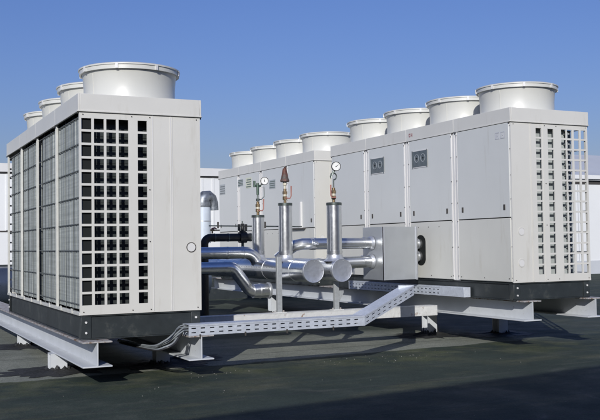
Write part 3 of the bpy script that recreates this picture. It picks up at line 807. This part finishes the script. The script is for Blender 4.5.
# wing plate where sloping tray meets the level one
#q = MB(); q.hexa([(-.10,-1.78,.005),(-.003,-1.98,.005),(-.003,-1.72,.005),(-.09,-1.65,.005),(-.10,-1.78,.118),(-.003,-1.98,.118),(-.003,-1.72,.118),(-.09,-1.65,.118)]); q.build('joint_plate', M['galv'], T3)
# cables falling out of the tray's left end
T = thing('cable_bundle', (3.03, 8.94, zt+.04), 'bundle of grey cables spilling from the left end of the long tray', 'cables')
rnd = random.Random(4)
for k in range(9):
    o1, o2, o3 = rnd.uniform(-.07,.07), rnd.uniform(-.08,.05), rnd.uniform(-.12,.12)
    pts = [(.25, o1*.8, .0+.008*k), (.0, o1, .01+.006*k), (-.07, o1*1.1-.02, .02+o2*.5), (-.15, o3*.4-.07, -.04+o2*1.0), (-.24, o3*.6-.06, -.10+o2*.7), (-.33, o3*.8+.10, -.15+o2*.4), (-.5, o3+.7, -.13+o2*.3)]
    V = [Vector(p) for p in pts]; fine = []
    for i in range(len(V)-1):
        p0, p1, p2, p3 = V[max(i-1,0)], V[i], V[i+1], V[min(i+2,len(V)-1)]
        for s in range(6):
            t_ = s/6; fine.append(.5*((2*p1)+(p2-p0)*t_+(2*p0-5*p1+4*p2-p3)*t_*t_+(3*p1-p0-3*p2+p3)*t_**3))
    fine.append(V[-1])
    q = MB(); q.tube(fine, .006+.003*rnd.random(), 8); q.build('cable', M['cable'] if k % 3 else M['cable_black'], T)

# ------------------------------------------------------------------ roof surface
def ground():
    m = bpy.data.materials.new('roof_membrane'); m.use_nodes = True
    N, L = m.node_tree.nodes, m.node_tree.links; b = N['Principled BSDF']
    tc = N.new('ShaderNodeNewGeometry'); pos = tc.outputs['Position']
    def noise(sc, det=6, rough=.6, st=None, dist=0.):
        n = N.new('ShaderNodeTexNoise'); n.inputs['Scale'].default_value = sc; n.inputs['Detail'].default_value = det; n.inputs['Roughness'].default_value = rough
        n.inputs['Distortion'].default_value = dist
        if st:
            mp = N.new('ShaderNodeMapping'); mp.inputs['Scale'].default_value = st; L.new(pos, mp.inputs[0]); L.new(mp.outputs[0], n.inputs['Vector'])
        else: L.new(pos, n.inputs['Vector'])
        return n.outputs['Fac']
    def ramp(v, a, b_, ca, cb):
        r = N.new('ShaderNodeValToRGB'); e = r.color_ramp.elements; e[0].position = a; e[1].position = b_; e[0].color = list(ca)+[1]; e[1].color = list(cb)+[1]; L.new(v, r.inputs[0]); return r.outputs[0]
    def mix(f, a, b_):
        x = N.new('ShaderNodeMix'); x.data_type = 'RGBA'
        if isinstance(f, float): x.inputs[0].default_value = f
        else: L.new(f, x.inputs[0])
        L.new(a, x.inputs[6]); L.new(b_, x.inputs[7]); return x.outputs[2]
    def rng(v, a, b_, lo=0., hi=1.):
        x = N.new('ShaderNodeMapRange'); x.inputs[1].default_value = a; x.inputs[2].default_value = b_; x.inputs[3].default_value = lo; x.inputs[4].default_value = hi; L.new(v, x.inputs[0]); return x.outputs[0]
    def math_(op, a, b_=None):
        x = N.new('ShaderNodeMath'); x.operation = op
        for i, v in enumerate((a, b_)):
            if v is None: continue
            if isinstance(v, (int, float)): x.inputs[i].default_value = v
            else: L.new(v, x.inputs[i])
        return x.outputs[0]
    dark = ramp(noise(1.1, 8, .65), .35, .7, (.021,.034,.026), (.038,.054,.041))
    dark = mix(rng(noise(.7, 6, .6, (1, 2.5, 1)), .52, .68), dark, ramp(noise(9, 6), .3, .7, (.055,.062,.038), (.078,.083,.050)))   # mossy bloom
    mband = N.new('ShaderNodeSeparateXYZ'); L.new(pos, mband.inputs[0])
    mb_ = math_('MULTIPLY', rng(mband.outputs[1], 8.3, 9.2), rng(mband.outputs[1], 10.6, 9.9))
    mb_ = math_('MULTIPLY', mb_, rng(noise(1.5, 6, .65), .45, .62, 0, .9))
    dark = mix(mb_, dark, ramp(noise(14, 6), .3, .7, (.060,.072,.030), (.095,.105,.055)))
    light = ramp(noise(2.2, 8, .7), .3, .7, (.165,.178,.145), (.255,.265,.225))
    sep = N.new('ShaderNodeSeparateXYZ'); L.new(pos, sep.inputs[0])
    # old pale membrane starts behind a seam that runs along the ends of the chillers
    e = math_('SUBTRACT', sep.outputs[1], math_('MULTIPLY', sep.outputs[0], .05))
    e = math_('ADD', e, math_('MULTIPLY', math_('SUBTRACT', noise(1.6, 5), .5), .35))
    f = rng(e, 9.62, 9.68)
    f2 = rng(math_('SUBTRACT', sep.outputs[0], math_('MULTIPLY', noise(1.2, 5), 1.6)), 7.0, 8.2, 1., .10)
    f3 = rng(math_('ADD', sep.outputs[1], math_('MULTIPLY', noise(1.5, 4), 1.0)), 12.4, 13.2, 1., .12)  # far ground between the rows coloured dark, shade painted into the membrane
    f3 = math_('MAXIMUM', f3, rng(sep.outputs[0], 2.3, 3.0, .8, 0.))
    f = math_('MULTIPLY', math_('MULTIPLY', f, f3), f2)
    col = mix(f, dark, light)
    # sheet laps
    w = N.new('ShaderNodeTexWave'); w.wave_type = 'BANDS'; w.bands_direction = 'Y'; w.inputs['Scale'].default_value = .31; w.inputs['Distortion'].default_value = .5; w.inputs['Detail'].default_value = 3
    L.new(pos, w.inputs['Vector'])
    blk = N.new('ShaderNodeRGB'); blk.outputs[0].default_value = (.03,.034,.034,1)
    col = mix(rng(w.outputs['Fac'], .992, .998, 0, .45), col, blk.outputs[0])
    # dried puddle edges and drag marks
    pn = noise(.45, 5, .55, None, .6)
    edge = math_('SUBTRACT', 1., math_('MULTIPLY', math_('ABSOLUTE', math_('SUBTRACT', pn, .5)), 26.))
    pud = N.new('ShaderNodeRGB'); pud.outputs[0].default_value = (.105,.11,.088,1)
    col = mix(math_('MULTIPLY', rng(edge, 0, 1), rng(noise(3, 5), .4, .7, .0, .55)), col, pud.outputs[0])
    col = mix(rng(noise(1.3, 8, .7, (.35, 3.2, 1)), .56, .74, 0, .5), col, pud.outputs[0])
    # black tar stains
    col = mix(rng(noise(1.7, 7, .7), .66, .70, 0, .75), col, blk.outputs[0])
    # pale grit
    v = N.new('ShaderNodeTexVoronoi'); v.inputs['Scale'].default_value = 13; L.new(pos, v.inputs['Vector'])
    gr = N.new('ShaderNodeRGB'); gr.outputs[0].default_value = (.22,.22,.19,1)
    spk = math_('MULTIPLY', rng(v.outputs['Distance'], .08, .05), rng(noise(.9, 3), .56, .62))
    col = mix(spk, col, gr.outputs[0])
    v2 = N.new('ShaderNodeTexVoronoi'); v2.inputs['Scale'].default_value = 95; L.new(pos, v2.inputs['Vector'])
    col2 = N.new('ShaderNodeMix'); col2.data_type = 'RGBA'; col2.blend_type = 'MULTIPLY'; col2.inputs[0].default_value = 1
    L.new(col, col2.inputs[6]); sp = N.new('ShaderNodeSeparateColor'); L.new(v2.outputs['Color'], sp.inputs[0]); L.new(rng(sp.outputs[0], 0, 1, .72, 1.25), col2.inputs[7])
    L.new(col2.outputs[2], b.inputs['Base Color'])
    L.new(rng(noise(2, 5), .3, .7, .70, .95), b.inputs['Roughness'])
    b.inputs['Specular IOR Level'].default_value = .3
    bp = N.new('ShaderNodeBump'); bp.inputs['Strength'].default_value = .5; bp.inputs['Distance'].default_value = .012
    L.new(math_('ADD', noise(55, 4), math_('MULTIPLY', noise(3, 4), 2.)), bp.inputs['Height']); L.new(bp.outputs[0], b.inputs['Normal'])
    q = MB(); n = 2
    q.v = [(-300,-300,0),(300,-300,0),(300,300,0),(-300,300,0)]; q.face((0,1,2,3))
    return tag(q.build('roof_floor', m), 'dark bitumen roof surface with paler old patches', 'roof', kind='structure')
g = ground()
for k in ('label', 'category'): 
    if k in g: del g[k]

# small stones and grit lying on the roof
def pebbles():
    rnd = random.Random(11)
    q = MB()
    spots = [(3.6,8.0,.4,5), (5.6,9.3,.4,45), (2.5,8.4,.4,5), (6.4,8.4,.5,2), (3.5,9.2,.3,16)]
    for cx, cy, sp, n in spots:
        for _ in range(n):
            x, y, r = cx+rnd.gauss(0, sp), cy+rnd.gauss(0, sp*.5), rnd.uniform(.002, .006)
            if rnd.random() < .04: r *= 2
            b = len(q.v)
            q.v += [(x-r*1.3,y,r*.3),(x,y-r,r*.2),(x+r*1.2,y+r*.2,r*.3),(x,y+r,r*.3),(x,y,r*1.0),(x,y,-.001)]
            for t_ in ((0,1,4),(1,2,4),(2,3,4),(3,0,4),(1,0,5),(2,1,5),(3,2,5),(0,3,5)): q.face([b+i for i in t_])
    o = q.build('gravel', mat('grit', (.34,.33,.29), .8, var=.3, scale=30), smooth=False)
    tag(o, 'scattered pale grit on the dark roof', 'gravel', kind='stuff')
pebbles()

# ------------------------------------------------------------------ background
# white panelled wall of a plant building behind
T = thing('white_building', (-14, 22.0, 0), 'long low white panelled building behind the left chiller and pipes', 'building')
Lx = 31.0; ht = Z0+2.66
q = MB(); q.box(0, Lx, .0, 5, Z0+.302, ht-.22); q.build('wall', M['shedwhite'], T)
q = MB(); q.box(-.03, Lx+.03, -.03, 5.03, 0, Z0+.30); q.build('plinth', M['plinth'], T)
q = MB(); q.box(-.05, Lx+.05, -.06, 5.05, ht-.2, ht); q.build('roof_edge', M['trim'], T)
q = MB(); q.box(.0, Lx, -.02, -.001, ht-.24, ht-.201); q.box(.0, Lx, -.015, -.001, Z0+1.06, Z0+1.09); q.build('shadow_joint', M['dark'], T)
q = MB()
for i in range(int(Lx/.30)): q.box(i*.30, i*.30+.05, -.018, -.001, Z0+1.10, ht-.25)
q.build('rib', M['shedwhite'], T)
T = thing('round_duct', (-8, 19.5, 0), 'fat dark round duct lying along the roof behind the left chiller', 'duct')
q = MB(); q.tube([(0,0,.62), (15.1,0,.62)], .38, 36); q.build('casing', M['duct'], T)
for x in range(1, 15, 2): band(T, (x,0,.62), (1,0,0), .38, 'steel', .03, .01)
q = MB()
for x in range(0, 15, 2):
    q = MB(); q.box(x-.1 if x else 0, x+.1, -.3, .3, 0, .26); q.build('saddle', M['beam_edge'], T)
# shed at the right
T = thing('white_shed', (18, 28.5, 0), 'white shed with pale grey metal roof at the right edge', 'building')
ez = Z0+3.30
q = MB(); q.box(0, 34, 0, 9, .55, ez-.30); q.build('wall', M['shedwhite'], T)
q = MB(); q.box(-.02, 34.02, -.02, 9.02, .0, .549); q.build('plinth', M['shedgrey'], T)
q = MB(); q.box(-.1, 34.1, -.22, .0, ez-.10, ez+.06); q.build('gutter', M['shedwhite'], T)
q = MB(); q.hexa([(-.2,-.15,ez-.15),(34.2,-.15,ez-.15),(34.2,9.1,ez-.15),(-.2,9.1,ez-.15),(-.2,-.15,ez-.05),(34.2,-.15,ez-.05),(34.2,4.4,ez+1.45),(-.2,4.4,ez+1.45)])
q.build('roof', M['shedgrey'], T)
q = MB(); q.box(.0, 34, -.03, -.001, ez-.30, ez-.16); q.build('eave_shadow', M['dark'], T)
q = MB()
for i in range(20): q.box(i*1.7+.02, i*1.7+.06, -.012, -.001, .56, ez-.31)
q.build('panel_joint', M['shedgrey'], T)

# plant room wall behind the photographer: its long shadow crosses the foreground
SX, SY, SZ = .545, .832, -.437
T = thing('plant_room', (-12, -6.0, 0), 'plain brick plant room behind the camera whose shadow falls on the roof', 'building')

# ------------------------------------------------------------------ light
Ls = Vector((SX, SY, SZ)).normalized()
el = math.asin(-Ls.z)
# near roof line such that its shadow edge passes through (2.219,6.953) and (7.338,7.602)
e0, e1 = Vector((2.219, 6.90, 0)), Vector((7.338, 7.57, 0))
de = (e1-e0).normalized()
back = Vector((Ls.x, Ls.y, 0)).normalized()
dist = 10.5; hw = dist*math.tan(el)
c0 = e0 - back*dist - de*14; c1 = e1 - back*dist + de*10
nrm = Vector((de.y, -de.x, 0))
P = [c0, c1, c1+nrm*4, c0+nrm*4]
base = Vector(T.location)
q = MB(); q.hexa([p-base for p in P] + [p-base+Vector((0,0,hw-.12)) for p in P]); q.build('wall', mat('brick_wall', (.26,.17,.13), .8, var=.2, scale=6), T)
q = MB(); q.hexa([p-base+Vector((0,0,hw-.119)) for p in P] + [p-base+Vector((0,0,hw)) for p in P]); q.build('coping', M['galv_dull'], T)

sun = bpy.data.lights.new('sun', 'SUN'); sun.energy = 3.9; sun.angle = R(.5); sun.color = (1, .975, .935)
so = bpy.data.objects.new('sun', sun); S.collection.objects.link(so)
so.rotation_euler = Ls.to_track_quat('-Z', 'Y').to_euler()
w = bpy.data.worlds.new('World'); S.world = w; w.use_nodes = True
N, L = w.node_tree.nodes, w.node_tree.links
sky = N.new('ShaderNodeTexSky'); sky.sky_type = 'NISHITA'; sky.sun_disc = False
sky.sun_elevation = el; sky.sun_rotation = math.atan2(-Ls.x, -Ls.y)
sky.air_density = 1.6; sky.dust_density = 0.6; sky.ozone_density = 5.0; sky.altitude = 0
bg = N['Background']; bg.inputs[1].default_value = .09
tint = N.new('ShaderNodeMix'); tint.data_type = 'RGBA'; tint.blend_type = 'MULTIPLY'; tint.inputs[0].default_value = 1; tint.inputs[7].default_value = (.575,.625,1.06,1)
L.new(sky.outputs[0], tint.inputs[6]); L.new(tint.outputs[2], bg.inputs[0])

# ------------------------------------------------------------------ camera
cam = bpy.data.cameras.new('camera'); co = bpy.data.objects.new('camera', cam); S.collection.objects.link(co); S.camera = co
f_, yaw, pitch, roll, cz = 909.37, .4530, .0383, -.0140, .6645
cam.sensor_fit = 'HORIZONTAL'; cam.sensor_width = 36; cam.lens = f_*36/600; cam.clip_end = 2000; cam.clip_start = .05
F = Vector((math.sin(yaw)*math.cos(pitch), math.cos(yaw)*math.cos(pitch), math.sin(pitch)))
r0 = Vector((math.cos(yaw), -math.sin(yaw), 0)); u0 = r0.cross(F)
c, s = math.cos(roll), math.sin(roll)
Rv = r0*c + u0*s; Uv = u0*c - r0*s
mw = Matrix(((Rv.x, Uv.x, -F.x, 0), (Rv.y, Uv.y, -F.y, 0), (Rv.z, Uv.z, -F.z, Z0+cz), (0,0,0,1)))
co.matrix_world = mw
S.render.resolution_x = 1024; S.render.resolution_y = 717
S.view_settings.view_transform = 'Standard'; S.view_settings.look = 'None'; S.view_settings.gamma = 1; S.view_settings.exposure = 0
